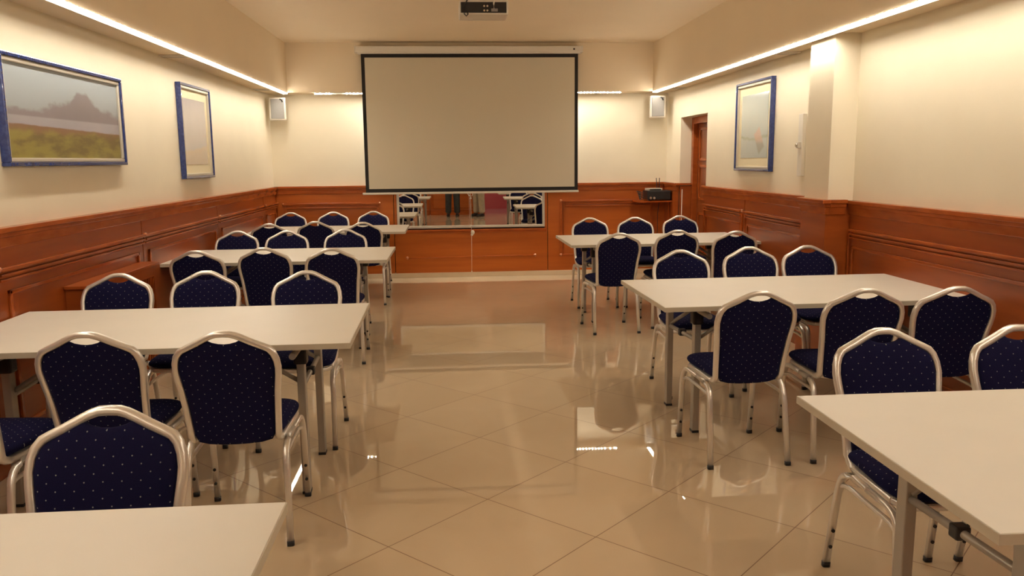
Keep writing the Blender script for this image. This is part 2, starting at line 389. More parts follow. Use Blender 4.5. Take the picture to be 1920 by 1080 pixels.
# side door, set back in the right wall
d1 = S(obj('door_1', B(XR+RT+.03, XR+RT+.07, DY0+.075, DY1-.075, 0, DZ-.075), M['wood_door']), 'dark cherry side door in the right wall')
b = bmesh.new(); x0 = XR+RT-.03
box(b, x0, x0+.13, DY0, DY0+.08, 0, DZ, .005); box(b, x0, x0+.13, DY1-.08, DY1, 0, DZ, .005); box(b, x0, x0+.13, DY0+.08, DY1-.08, DZ-.08, DZ, .005)
obj('door_frame', b, M['wood_trim'], d1)
b = bmesh.new()
for z0, z1 in ((.15, .85), (1.0, 1.42), (1.47, 1.86)):
    for yy in (DY0+.16, DY1-.19): box(b, XR+RT+.018, XR+RT+.031, yy, yy+.03, z0, z1, .003)
    for zz in (z0, z1-.03): box(b, XR+RT+.018, XR+RT+.031, DY0+.16, DY1-.16, zz, zz+.03, .003)
obj('door_moulding', b, M['wood_trim'], d1)
b = bmesh.new(); rod(b, (XR+RT+.03, 9.30, 1.09), (XR+RT-.02, 9.30, 1.09), .010); ball(b, (XR+RT-.03, 9.30, 1.09), .024); box(b, XR+RT+.022, XR+RT+.03, 9.28, 9.32, 1.01, 1.16, .003)
obj('door_handle', b, M['chrome'], d1)
# far reveal of the doorway is clad like the wall
trim_n[0] += 1
rv = S(obj('trim_%d' % trim_n[0], B(XR-.002, XR+RT-.03, DY1-BT, DY1-.001, 0, ZW-.02), M['wood_side']), 'wood cladding on the reveal of the side door')
obj('cap_rail', B(XR-.05, XR+RT-.03, DY1-.05, DY1-.001, ZW-.012, ZW+.014, .004), M['wood_trim'], rv)

# room beyond the open doorway behind the camera (seen only in the mirror)
hall = (.62, .16, .12)
M['hall'] = mat('salmon_wall_paint', (.60, .17, .12), .7, var=.05, scale=3)
b = bmesh.new()
box(b, .2, .3, YO-2.6, YO-T, 0, 2.5); box(b, 2.7, 2.8, YO-2.6, YO-T, 0, 2.5); box(b, .2, 2.8, YO-2.7, YO-2.6, 0, 2.5)
S(obj('wall_hallway', b, M['hall']), 'salmon walls of the room beyond the doorway')
S(obj('ceiling_hallway', B(.2, 2.8, YO-2.7, YO-T, 2.5, 2.6), M['ceiling']))
d2 = S(obj('door_2', B(OX1-.06, OX1-.02, YO-.88, YO-T-.0, 0.01, OZ-.04), mat('salmon_door_paint', (.66, .16, .10), .5)), 'salmon door standing open behind the camera')
b = bmesh.new(); box(b, OX0-.06, OX0, YO-.02, YO+.03, 0, OZ+.06, .004); box(b, OX1, OX1+.06, YO-.02, YO+.03, 0, OZ+.06, .004); box(b, OX0, OX1, YO-.02, YO+.03, OZ, OZ+.06, .004)
obj('door_frame', b, M['wood_trim'], d2)
hl = obj('ceiling_light', B(1.0, 1.8, YO-1.7, YO-1.2, 2.47, 2.499, .004), M['white']); tag(hl, 'cool panel lamp on the ceiling beyond the open doorway', 'lamp')
obj('diffuser', B(1.03, 1.77, YO-1.67, YO-1.23, 2.462, 2.469), mat('lilac_lamp_diffuser', (.9, .8, 1), .5, emit=(.95, .72, 1.0), estr=9.), hl)

# ------------------------------------------------------------------ LED strips under the soffit edges
def long_strip(name, x, inner, y0, y1, label):
    """x = soffit edge, inner = +1/-1 direction of the room; channel, glowing band and diodes"""
    o = obj(name, B(min(x, x-inner*.040), max(x, x-inner*.040), y0, y1, ZS-.006, ZS-.0005, .001), M['white'])
    tag(o, label, 'strip light', 'LED strips under the side soffits')
    a, c = sorted((x-inner*.006, x-inner*.030)); g = bmesh.new(); n = 24
    for i in range(n):
        box(g, a, c, y0+(y1-y0)*i/n, y0+(y1-y0)*(i+1)/n, ZS-.016, ZS-.006)
    obj('light_band', g, M['led'], o)
    obj('lip', B(*sorted((x-inner*.037, x-inner*.041)), y0, y1, ZS-.023, ZS-.0005), M['white'], o)  # thin edge added on the wall side to shade the top of the wall
    g = bmesh.new(); yy = y0+.02
    while yy < y1:
        q = sorted((x-inner*.006, x+inner*.004)); box(g, q[0], q[1], yy, yy+.013, ZS-.016, ZS-.008); yy += .034
    tag(obj('diode', g, M['led'], o), kind='stuff'); return o
long_strip('led_strip', SLX, 1, YO+.1, SBY-.02, 'white LED strip glowing along the left soffit edge')
long_strip('led_strip', SRX, -1, YO+.1, SBY-.02, 'white LED strip glowing along the right soffit edge')
ls = obj('led_strip', B(-1.64, 2.15, SBY+.004, SBY+.042, ZS-.006, ZS-.0005, .001), M['white'])
tag(ls, 'dotted LED strip under the soffit above the far wall', 'strip light')
obj('lip', B(-1.64, 2.15, SBY+.042, SBY+.046, ZS-.019, ZS-.0005), M['white'], ls)  # shallower added edge, keeps direct light off the far wall's top
g = bmesh.new()
for i in range(10): box(g, -1.0+.255*i, -1.0+.255*(i+1), SBY+.010, SBY+.034, ZS-.016, ZS-.006)
obj('light_band', g, M['led_far'], ls)
dx = [-1.625, -1.560, -1.495, -1.455, -1.245, -1.205, -1.165, -1.115, -1.055]+[1.595+.042*i for i in range(10)]+[2.045, 2.10, 2.125]
for x in dx: obj('diode', B(x-.0065, x+.0065, SBY+.006, SBY+.030, ZS-.018, ZS-.006, .003), M['led_far'], ls)

# slim grilles under the soffits
for i, (xa, xb, y, lab) in enumerate(((XL+.002, XL+.200, 6.74, 'slim white vent under the left soffit, nearer the camera'), (XL+.002, XL+.19, 9.80, 'slim white vent under the left soffit, near the far wall'),
                      (XR-.20, XR-.002, 6.58, 'slim white vent under the right soffit, beyond the pillar'), (XR-.19, XR-.002, 9.80, 'slim white vent under the right soffit, near the far wall'))):
    v_ = obj('ceiling_vent', B(xa, xb, y-.06, y+.06, ZS-.012, ZS-.0005, .003), M['white']); tag(v_, lab, 'vent', 'soffit vents')
    g = bmesh.new()
    for k in range(3): box(g, xa+.012, xb-.012, y-.04+.03*k, y-.02+.03*k, ZS-.015, ZS-.011, .001)
    obj('slat', g, M['edge'], v_)

# ------------------------------------------------------------------ projector screen
YS = 10.17
scr = empty('projection_screen', (.262, YS, 0)); tag(scr, 'large pull-down projection screen with black border on the far wall', 'projection screen')
def L(x): return x-.262
g = bmesh.new(); box(g, L(-1.108), L(1.626), -.045, .105, 2.79, 2.862, .008); box(g, L(-1.085), L(1.603), -.03, .095, 2.775, 2.792, .004)
obj('housing', g, M['white'], scr)
obj('end_cap', B(L(-1.116), L(-1.106), -.048, .107, 2.785, 2.866, .004), M['white'], scr)
obj('end_cap', B(L(1.624), L(1.634), -.048, .107, 2.785, 2.866, .004), M['white'], scr)
obj('badge', B(L(1.515), L(1.535), -.048, -.045, 2.815, 2.835), M['groove'], scr)
obj('border', B(L(-1.046), L(1.580), -.0005, .0045, 1.122, 2.778), M['border'], scr)
obj('screen_cloth', B(L(-1.004), L(1.538), -.0022, -.0006, 1.166, 2.732), M['screen'], scr)
obj('bottom_bar', B(L(-1.085), L(1.590), -.016, .016, 1.096, 1.122, .007), M['white'], scr)
g = bmesh.new(); rod(g, (L(.236), -.03, 1.10), (L(.242), -.03, .60), .0022, 8); rod(g, (L(.242), -.03, .60), (L(.236), -.03, .125), .0022, 8)
ball(g, (L(.236), -.03, .125), .007)
cd = obj('pull_cord', g, M['cord'], scr)
g = bmesh.new(); ball(g, (L(.256), -.035, .615), .024, (1, .7, 1.25)); ball(g, (L(.245), -.035, .585), .015)
obj('cord_toggle', g, M['cord'], cd)
g = bmesh.new(); sweep(g, [(L(.20), -.03, 1.096), (L(.215), -.035, 1.075), (L(.238), -.035, 1.06), (L(.26), -.035, 1.075), (L(.262), -.03, 1.096)], .006, .006); ball(g, (L(.238), -.033, 1.04), .012)
obj('pull_handle', g, M['white'], scr)

# ------------------------------------------------------------------ mirror below it
mr = empty('wall_mirror', ((MX0+MX1)/2, YB, MZ0)); tag(mr, 'wide silver-framed mirror in the wood panelling under the screen', 'mirror')
cx = (MX0+MX1)/2; a, c = MX0-cx, MX1-cx; h = MZ1-MZ0
obj('mirror_glass', B(a+.02, c-.02, -.018, -.012, .02, h-.02), M['mirror'], mr)
g = bmesh.new(); box(g, a, a+.03, -.034, 0, 0, h, .004); box(g, c-.03, c, -.034, 0, 0, h, .004); box(g, a+.03, c-.03, -.034, 0, 0, .032, .004); box(g, a+.03, c-.03, -.034, 0, h-.03, h, .004)
obj('mirror_frame', g, M['mirror_frame'], mr)

# ------------------------------------------------------------------ framed paintings
def art_mat(kind):
    m, t, p = nt('painting_'+kind); p.inputs['Roughness'].default_value = .12 if kind != 'meadow' else .3
    co = t.nodes.new('ShaderNodeTexCoord'); x, y, z = sep(t, co.outputs['Generated'])
    u, v = y, z
    n = t.nodes.new('ShaderNodeTexNoise'); n.inputs['Scale'].default_value = 5; n.inputs['Detail'].default_value = 8; t.links.new(co.outputs['Object'], n.inputs['Vector'])
    n2 = t.nodes.new('ShaderNodeTexNoise'); n2.inputs['Scale'].default_value = 16; n2.inputs['Detail'].default_value = 8; mq = t.nodes.new('ShaderNodeMapping'); mq.inputs['Scale'].default_value = (1, .3, 1.1); t.links.new(co.outputs['Object'], mq.inputs[0]); t.links.new(mq.outputs[0], n2.inputs['Vector'])
    nn = math_node(t, 'SUBTRACT', n.outputs['Fac'], .5); nf = math_node(t, 'SUBTRACT', n2.outputs['Fac'], .5)
    def step(val, thr, soft):
        q = t.nodes.new('ShaderNodeMapRange'); q.interpolation_type = 'SMOOTHSTEP'; t.links.new(val, q.inputs[0])
        q.inputs[1].default_value = thr-soft; q.inputs[2].default_value = thr+soft; return q.outputs[0]
    if kind == 'meadow':
        sky = mix(t, v, (.30, .31, .32), (.36, .42, .46))
        # far tree mass: low at the left, tall peak right of the middle
        def hump(c_, w_, a_):
            q = math_node(t, 'DIVIDE', math_node(t, 'SUBTRACT', u, c_), w_)
            return math_node(t, 'MULTIPLY', math_node(t, 'MAXIMUM', math_node(t, 'SUBTRACT', 1., math_node(t, 'MULTIPLY', q, q)), 0.), a_)
        hgt = math_node(t, 'ADD', math_node(t, 'ADD', hump(.66, .50, .13), .52), hump(.64, .12, .15))
        tr = math_node(t, 'SUBTRACT', hgt, math_node(t, 'ADD', v, math_node(t, 'ADD', math_node(t, 'MULTIPLY', nf, .16), math_node(t, 'MULTIPLY', nn, .22))))
        c1 = mix(t, step(tr, .0, .035), sky, mix(t, n.outputs['Fac'], (.19, .17, .185), (.25, .215, .225)))
        c1 = mix(t, step(math_node(t, 'SUBTRACT', .455, v), 0., .012), c1, mix(t, n2.outputs['Fac'], (.30, .29, .33), (.38, .35, .38)))
        bank = math_node(t, 'SUBTRACT', math_node(t, 'ADD', .37, math_node(t, 'MULTIPLY', nf, .05)), math_node(t, 'ADD', v, math_node(t, 'MULTIPLY', u, .05)))
        c1 = mix(t, step(bank, 0., .01), c1, (.22, .12, .065))
        gr = math_node(t, 'SUBTRACT', math_node(t, 'ADD', .29, math_node(t, 'MULTIPLY', nn, .25)), v)
        c1 = mix(t, step(gr, 0., .05), c1, mix(t, step(n2.outputs['Fac'], .5, .12), (.15, .11, .035), (.27, .225, .055)))
    elif kind == 'dunes':
        c1 = mix(t, v, (.40, .33, .31), (.31, .30, .36)); c1 = mix(t, math_node(t, 'MULTIPLY', n.outputs['Fac'], .5), c1, (.46, .40, .42))
        du = math_node(t, 'SUBTRACT', math_node(t, 'ADD', .20, math_node(t, 'MULTIPLY', math_node(t, 'ADD', u, nn), .10)), v)
        c1 = mix(t, step(du, 0., .03), c1, mix(t, n2.outputs['Fac'], (.42, .30, .21), (.50, .38, .29)))
    else:
        c1 = mix(t, v, (.27, .32, .33), (.33, .41, .42)); c1 = mix(t, math_node(t, 'MULTIPLY', n.outputs['Fac'], .6), c1, (.42, .45, .42))
        lk = math_node(t, 'SUBTRACT', math_node(t, 'ADD', .34, math_node(t, 'MULTIPLY', nn, .18)), v)
        c1 = mix(t, step(math_node(t, 'MULTIPLY', math_node(t, 'ABSOLUTE', math_node(t, 'SUBTRACT', lk, .02)), -1.), -.02, .02), c1, (.24, .27, .22))
        # a folded rust-coloured shape hanging at the right
        du = math_node(t, 'SUBTRACT', u, .30); dv = math_node(t, 'SUBTRACT', v, .27)
        bl_ = math_node(t, 'SUBTRACT', .19, math_node(t, 'ADD', math_node(t, 'ABSOLUTE', du), math_node(t, 'MULTIPLY', math_node(t, 'ABSOLUTE', math_node(t, 'SUBTRACT', dv, math_node(t, 'MULTIPLY', du, .5))), .9)))
        c1 = mix(t, math_node(t, 'MULTIPLY', step(bl_, 0., .03), .7), c1, mix(t, step(dv, -.02, .05), (.16, .12, .08), (.48, .24, .17)))
    t.links.new(c1, p.inputs['Base Color'])
    if kind != 'meadow': p.inputs['Coat Weight'].default_value = 1.; p.inputs['Coat Roughness'].default_value = .02
    return m
def picture(side, y0, y1, z0, z1, art, mount, label):
    yc, zc = (y0+y1)/2, (z0+z1)/2; s = 1 if side == 'left' else -1; xw = XL if side == 'left' else XR
    r = empty('framed_picture', (xw, yc, z0)); tag(r, label, 'picture')
    W, H = (y1-y0)/2, z1-z0; fw = .042; dp = .045
    def fr(i, o, d0, d1, bev=.004):
        g = bmesh.new(); f = lambda a, c: sorted((s*a, s*c)); X = f(d0, d1)
        box(g, *X, -W+i, W-i, H-i-o, H-i, bev); box(g, *X, -W+i, W-i, i, i+o, bev); box(g, *X, -W+i, -W+i+o, i+o, H-i-o, bev); box(g, *X, W-i-o, W-i, i+o, H-i-o, bev); return g
    obj('outer_frame', fr(0, .020, .002, dp), M['blue'], r)
    obj('inner_frame', fr(.020, .024, .002, dp-.010, .006), M['mirror_frame'], r)
    i = .044
    if mount:
        X = sorted((s*.004, s*.016)); obj('mount_board', B(*X, -W+i, W-i, i, H-i), M['mat_board'], r)
        j = i+mount; X = sorted((s*.0165, s*.0185)); ao = obj('artwork', B(*X, -W+j, W-j, j*1.05, H-j*1.05), art_mat(art), r)
    else:
        X = sorted((s*.004, s*.020)); ao = obj('artwork', B(*X, -W+i, W-i, i, H-i), art_mat(art), r)
    return r
picture('left', 4.29, 5.795, 1.495, 2.065, 'meadow', 0, 'large blue-framed painting of a grey river and green meadow')
picture('left', 7.02, 7.86, 1.372, 2.165, 'dunes', .07, 'tall blue-framed pale lilac print with cream mount on left wall')
picture('right', 7.0, 7.885, 1.378, 2.195, 'lake', .07, 'blue-framed grey-green print with a rust shape on right wall')

# ------------------------------------------------------------------ wall loudspeakers in the far corners
def speaker(x, rz, label):
    r = empty('wall_speaker', (x, 10.36, 2.01)); r.rotation_euler = (0, 0, rz); tag(r, label, 'loudspeaker', 'loudspeakers in the far corners')
    obj('cabinet', B(-.098, .098, -.06, .075, 0, .272, .016), M['white'], r)
    obj('grille', B(-.078, .078, -.066, -.058, .018, .254, .004), M['grille'], r)
    g = bmesh.new(); sweep(g, [(.03, -.068, .252), (.052, -.069, .240), (.062, -.069, .215)], .016, .006, up=(0, 1, 0)); obj('badge', g, M['black'], r)
    obj('bracket', B(-.03, .03, .07, .20 if abs(x) > 9 else .13, .10, .17, .004), M['white'], r)
speaker(-2.095, .16, 'white box loudspeaker high in the far left corner')
speaker(2.625, -.16, 'white box loudspeaker high in the far right corner')

# ------------------------------------------------------------------ ceiling projector
pj = empty('ceiling_projector', (.219, 5.22, 2.372)); tag(pj, 'white video projector with dark rear panel hanging from the ceiling', 'projector')
g = bmesh.new(); box(g, -.148, .148, -.11, .12, 0, .085, .008); obj('casing', g, M['white'], pj)
obj('rear_panel', B(-.138, .138, -.114, -.108, .009, .072, .003), M['black'], pj)
for x in (.003, .022): 
    for z in (.022, .048): obj('socket', rod(bmesh.new(), (x, -.117, z), (x, -.112, z), .006), M['chrome'], pj)
obj('socket', B(.045, .085, -.118, -.112, .016, .034, .002), M['grille'], pj)
obj('lens', rod(bmesh.new(), (-.06, .115, .045), (-.06, .145, .045), .03, 20), M['black'], pj)
for sx in (-1, 1): obj('mount_arm', B(sx*.10-.012, sx*.10+.012, -.02, .02, .083, .11, .002), M['white'], pj)
g = bmesh.new(); box(g, -.13, .13, -.03, .03, .108, .118, .002); rod(g, (0, 0, .115), (0, 0, .545), .018); box(g, -.06, .06, -.06, .06, .542, .549, .002); obj('ceiling_mount', g, M['white'], pj)
g = bmesh.new(); sweep(g, [(-.02, .0, .54), (-.05, -.06, .3), (-.085, -.11, .11), (-.12, -.125, .04), (-.118, -.125, .0), (-.105, -.125, -.012), (-.095, -.122, 0), (-.10, -.118, .02)], .007, .007); obj('cable', g, M['black'], pj)
g = bmesh.new(); sweep(g, [(.02, .0, .54), (.05, -.06, .3), (.075, -.11, .13), (.06, -.13, .06), (.062, -.122, .03)], .008, .008); obj('cable', g, M['white'], pj)

# ------------------------------------------------------------------ corner shelf with AV gear
sh = empty('corner_shelf', (2.62, YB, .955)); tag(sh, 'small wooden wall shelf in the far right corner', 'shelf')
g = bmesh.new(); X0, X1, Y0 = 2.36-2.62, XR-2.62-.03, -.40
for q in [[(X0, Y0+.03), (X0+.06, Y0-.02), (X1, Y0+.0), (X1, -BT), (X0, -BT)]]:
    vs = [[g.verts.new((x, y, z)) for x, y in q] for z in (0, .018)]
    g.faces.new(vs[1]); g.faces.new(vs[0][::-1])
    for i in range(5): g.faces.new((vs[0][i], vs[0][(i+1) % 5], vs[1][(i+1) % 5], vs[1][i]))
bmesh.ops.recalc_face_normals(g, faces=g.faces[:]); obj('board', g, M['wood_trim'], sh)
g = bmesh.new(); q = [(.14, -.001), (X1-.004, -.001), (X1-.004, -.19)]
vs = [[g.verts.new((x, y, z)) for x, z in q] for y in (-.30, -.28)]; g.faces.new(vs[0]); g.faces.new(vs[1][::-1])
for i in range(3): g.faces.new((vs[0][i], vs[0][(i+1) % 3], vs[1][(i+1) % 3], vs[1][i]))
bmesh.ops.recalc_face_normals(g, faces=g.faces[:]); obj('bracket', g, M['wood_trim'], sh)
av = empty('av_receiver', (2.60, 10.30, .974)); tag(av, 'black audio amplifier on the corner shelf', 'amplifier')
obj('case', B(-.13, .17, -.12, .13, .01, .125, .006), M['black'], av)
obj('front_panel', B(-.12, .16, -.125, -.119, .02, .115, .002), M['black'], av)
for x, z in ((-.09, .035), (-.045, .035)): obj('dial', rod(bmesh.new(), (x, -.136, z), (x, -.124, z), .015, 14), M['chrome'], av)
obj('foot', B(-.11, -.07, -.10, -.06, 0, .011), M['black'], av); obj('foot', B(.11, .15, -.10, -.06, 0, .011), M['black'], av)
cb_ = bmesh.new(); random.seed(3)
for k in range(5):
    z = .02+.022*k; sweep(cb_, fillet([(-.02, .05, z), (-.05-.01*k, -.02, z+.01), (-.06, -.10, z-.004), (-.02, -.12, z+.004)], .03), .010, .010)
cbo = obj('cable_bundle', cb_, M['black'], None, loc=(2.44, 10.30, .974)); tag(cbo, 'tangle of dark cables beside the amplifier on the corner shelf', 'cables')
rt = empty('wireless_router', (2.58, 10.30, 1.10)); tag(rt, 'small silver router with two antennas on top of the amplifier', 'router')
obj('case', B(-.10, .09, -.09, .07, 0, .028, .006), M['mirror_frame'], rt)
obj('front_panel', B(-.075, .07, -.0945, -.089, .005, .021, .001), M['black'], rt)
for x, l in ((.055, -.006), (.085, .004)): obj('antenna', rod(bmesh.new(), (x, .06, .01), (x+l, .07, .155), .005, 8), M['black'], rt)
g = bmesh.new(); sweep(g, [(2.66, 10.33, .946), (2.65, 10.36, .80), (2.66, 10.40, .62), (2.67, 10.46, .42), (2.69, 10.50, .2)], .008, .008)
tag(obj('power_cable', g, M['black']), 'dark cable hanging below the corner shelf', 'cable')
g = bmesh.new(); sweep(g, [(2.786, DY1-.26+.0, .0), (2.786, DY1-.26, .0)] if False else [(XR+.02, DY1-.036, .02), (XR+.02, DY1-.036, .6), (XR+.021, DY1-.036, ZW-.06)], .009, .009, up=(0, 1, 0))
tag(obj('white_cable', g, M['cord']), 'thin white cable running down beside the side door', 'cable')

# thermostat and cable duct on the far side of the pillar
th = obj('cable_duct', B(XR-.030, XR-.0005, 6.36, 6.44, 1.35, 1.84, .003), M['white']); tag(th, 'slim white vertical duct on the wall just beyond the pillar', 'cable duct')
tm = obj('thermostat', B(XR-.055, XR-.031, 6.375, 6.425, 1.57, 1.62, .004), M['white']); tag(tm, 'tiny thermostat on the duct beyond the pillar', 'thermostat')
obj('dial', rod(bmesh.new(), (XR-.066, 6.40, 1.595), (XR-.054, 6.40, 1.595), .012), M['chrome'], tm)

# ------------------------------------------------------------------ radiator cabinet on the left wall
rc = empty('radiator_cabinet', (XL+BT, 5.36, 0)); tag(rc, 'cherry wood radiator cover with slanted slats against the left wall', 'radiator cover')
D_ = .115
obj('cabinet_top', B(.0, D_+.02, -.60, .56, .795, .815, .004), M['wood_side'], rc)
for y_ in (-.58, .52): obj('side_panel', B(.0, D_, y_, y_+.02, 0, .795), M['wood_side'], rc)
g = bmesh.new(); box(g, D_-.02, D_, -.56, -.44, 0, .794); box(g, D_-.02, D_, .495, .52, 0, .794); box(g, D_-.02, D_, -.44, .495, .72, .794); box(g, D_-.02, D_, -.44, .495, 0, .10); obj('front_frame', g, M['wood_side'], rc)
g = bmesh.new()
for k in range(26):
    y = -.60+.045*k; a, c = max(-.44, y), min(.495, y+.20)
    if c-a < .03: continue
    za = .10+(a-y)/.20*.62; zc = .10+(c-y)/.20*.62
    sweep(g, [(D_-.012, a, za), (D_-.012, c, zc)], .012, .010, up=(1, 0, 0), rnd=False)
obj('slats', g, M['wood_trim'], rc)
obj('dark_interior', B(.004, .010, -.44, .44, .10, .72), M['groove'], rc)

# ------------------------------------------------------------------ folding tables
TH, TW, TL = .7492, .975, 1.747     # height, depth, length
def make_table():
    r = empty('folding_table')
    obj('tabletop', B(0, TL, -TW/2, TW/2, TH-.025, TH, .0015), M['top'], r)
    g = bmesh.new(); e = .0022
    box(g, -e, 0, -TW/2-e, TW/2+e, TH-.0248, TH-.0014); box(g, TL, TL+e, -TW/2-e, TW/2+e, TH-.0248, TH-.0014)
    box(g, 0, TL, -TW/2-e, -TW/2, TH-.0248, TH-.0014); box(g, 0, TL, TW/2, TW/2+e, TH-.0248, TH-.0014)
    obj('edge_band', g, M['edge'], r)
    ins, hs = .2459, .2527
    for e_, x in enumerate((ins, TL-ins)):
        s = 1 if e_ == 0 else -1
        for y in (-hs, hs):
            lg = obj('leg', B(x-.0175, x+.0175, y-.025, y+.025, .012, TH-.045, .004), M['leg'], r)
            obj('foot_cap', B(x-.019, x+.019, y-.0265, y+.0265, 0, .014, .002), M['black'], lg)
            g = B(x-.030, x+.030, y-.030, y+.030, TH-.140, TH-.026, .010); obj('hinge_block', g, M['black'], lg)
            g = bmesh.new(); rod(g, (x, y*.93, .515), (x+s*.30, y*.93, TH-.045), .011); obj('brace', g, M['leg'], lg)
            obj('hinge_plate', B(x+s*.30-.03, x+s*.30+.03, y*.93-.015, y*.93+.015, TH-.05, TH-.0255, .003), M['black'], lg)
        obj('top_rail', rod(bmesh.new(), (x, -TW/2+.03, TH-.060), (x, TW/2-.03, TH-.060), .0145, 14), M['leg'], r)
        g = rod(bmesh.new(), (x, -hs, .52), (x, hs, .50), .012); cbr = obj('crossbar', g, M['leg'], r)
        obj('clamp', B(x-.02, x+.02, -.02, .02, .492, .53, .006), M['black'], cbr)
    return r
def dup(root, loc, rz):
    def rec(o, par):
        c = o.copy(); COL.objects.link(c)
        if par is not None: c.parent = par
        for ch in list(o.children): rec(ch, c)
        return c
    r = rec(root, None); r.location = loc; r.rotation_euler = (0, 0, rz); return r
t0 = make_table(); first_t = True
F = .975
TABS = [('left', -.392, 1.308, .3, 'white folding table nearest the camera on the left'), ('left', -.459, 3.976, .9, 'second white table on the left, behind two dark chair backs'),
        ('left', -.522, 6.971, 0., 'third white folding table on the left, beyond the radiator cover'), ('left', -.523, 9.578, .25, 'farthest white folding table on the left, near the mirror'),
        ('right', 1.115, 2.001, -.14, 'white folding table nearest the camera on the right'), ('right', 1.093, 4.624, 1.38, 'middle white folding table on the right, level with the pillar'),
        ('right', 1.074, 7.814, .88, 'farthest white folding table on the right, near the side door')]
for side, x, y, a, lab in TABS:
    t_ = t0 if first_t else dup(t0, (0, 0, 0), 0); first_t = False
    rz = math.radians(a) + (PI if side == 'left' else 0)
    t_.location = (x*F, y*F, 0); t_.rotation_euler = (0, 0, rz)
    tag(t_, lab, 'table', 'white folding tables')

# ------------------------------------------------------------------ banquet chairs (local: seat faces +y, origin between the feet)
def yback(z): return -.190-.118*((z-.43)/.46)**1.25 if z > .43 else -.190
def make_chair():
    r = empty('banquet_chair')
    half = [(.0, .890), (.028, .889), (.052, .882), (.075, .8715), (.112, .852), (.150, .832), (.173, .816), (.190, .793), (.200, .764), (.2035, .732), (.201, .700), (.193, .640), (.186, .570), (.1805, .500), (.1775, .455)]
    tw = .030
    path = []
    for x, z in half: w_ = min(1, max(0, (x-.14)/.055)); path.append((x-tw/2*(w_+(1-w_)*min(1, x/.07)*.45), z-tw/2*(1-w_*.95)))
    right = [Vector((x, yback(z), z)) for x, z in path]
    low = arc((.1625, yback(.455), .455), (.1625, -.182, .422), (.166, -.13, .421), 5)[1:] + [Vector((.172, .02, .421)), Vector((.178, .14, .423))]
    chain = right+low
    left = [Vector((-p.x, p.y, p.z)) for p in chain[::-1]][:-1]
    g = bmesh.new(); sweep(g, left+chain, .024, tw, up=(0, 1, 0)); 
    # section: w is measured across the tube in the plane of the back, h along y
    obj('back_frame', g, M['frame'], r)
    # upholstered back: outline inside the frame with a hand hole at the top
    out = []
    ins = tw-.004
    prof = [(.062, .850), (.098, .832), (.138, .811), (.160, .795), (.173, .770), (.178, .735), (.1745, .700), (.167, .640), (.160, .570), (.1545, .500), (.151, .450), (.140, .424), (.10, .413), (.05, .409)]
    top = [(.045, .8405), (.022, .8345), (0, .8325), (-.022, .8345), (-.045, .8405)]
    pts = [(x, z) for x, z in prof] + [(0, .408)] + [(-x, z) for x, z in prof[::-1]] + top[::-1]
    # densify
    dn = []
    for i, p in enumerate(pts):
        q = pts[(i+1) % len(pts)]; dn += [p, ((p[0]+q[0])/2, (p[1]+q[1])/2)]
    O = [(x, 0, z) for x, z in dn]
    thick = lambda k: math.sqrt(max(0, 1-k**5))
    fr = lambda k, P: (P.x, yback(P.z)+.006+.021*thick(k), P.z)
    bk = lambda k, P: (P.x, yback(P.z)-.004-.013*thick(k), P.z)
    g = cushion(bmesh.new(), O, (0, 0, .62), fr, bk); obj('backrest', g, M['fab_back'], r)
    # seat
    c = [(-.175, -.200), (.175, -.200), (.202, .150), (.165, .212), (-.165, .212), (-.202, .150)]
    sp = fillet([Vector((x, y, 0)) for x, y in c], [.05, .05, .10, .07, .07, .10], 4, True)
    sn = []
    for i, p in enumerate(sp):
        q = sp[(i+1) % len(sp)]; sn.append(p)
        if (q-p).length > .05:
            m_ = max(1, int((q-p).length/.04)); sn += [p.lerp(q, j/m_) for j in range(1, m_)]
    ft = lambda k, P: (P.x, P.y, .455+.030*math.sqrt(max(0, 1-k**6))+.006*(1-k*k))
    fb = lambda k, P: (P.x, P.y, .455-.022*math.sqrt(max(0, 1-k**10)))
    g = cushion(bmesh.new(), sn, (0, .02, 0), ft, fb); obj('seat', g, M['fab_seat'], r)
    # pan and rails under the seat
    g = bmesh.new()
    pan = [(-.150, -.165), (.150, -.165), (.184, .14), (.150, .197), (-.150, .197), (-.184, .14)]
    sweep(g, fillet([Vector((x, y, .422)) for x, y in pan], .05, 4, True), .018, .022, closed=True)
    box(g, -.15, .15, -.15, .20, .428, .434)
    obj('seat_frame', g, M['frame'], r)
    for s in (-1, 1):
        rear = [Vector((s*.197, -.248, .010))]+[Vector((s*.190, -.200, .30))]+arc((s*.188, -.188, .345), (s*.186, -.172, .402), (s*.186, -.10, .402), 5)+[Vector((s*.186, 0, .402))]
        front = [Vector((s*.199, .238, .010))]+[Vector((s*.198, .212, .30))]+arc((s*.196, .204, .345), (s*.192, .196, .402), (s*.190, .125, .402), 5)+[Vector((s*.186, 0, .402))]
        for P_, dirn in ((rear, 1), (front, -1)):
            lg = obj('leg', sweep(bmesh.new(), P_, .026, .022, up=(0, 1, .15)), M['frame'], r)
            f0 = P_[0]; d = (P_[1]-P_[0]).normalized()
            obj('foot_cap', sweep(bmesh.new(), [Vector((f0.x, f0.y, 0)), f0+d*.010], .029, .025, up=(0, 1, 0)), M['black'], lg)
            for t in (.27, .50):
                c_ = P_[0].lerp(P_[1], t); obj('bumper', rod(bmesh.new(), c_+Vector((0, dirn*.008, 0)), c_+Vector((0, dirn*.015, 0)), .0068, 12), M['black'], lg)
        a_ = [Vector((s*.187, -.198, .335)), Vector((s*.183, -.150, .352)), Vector((s*.186, .150, .352)), Vector((s*.194, .203, .335))]
        obj('stretcher', sweep(bmesh.new(), fillet(a_, .03), .015, .015), M['frame'], r)
    return r
ch0 = make_chair(); first_c = [True]
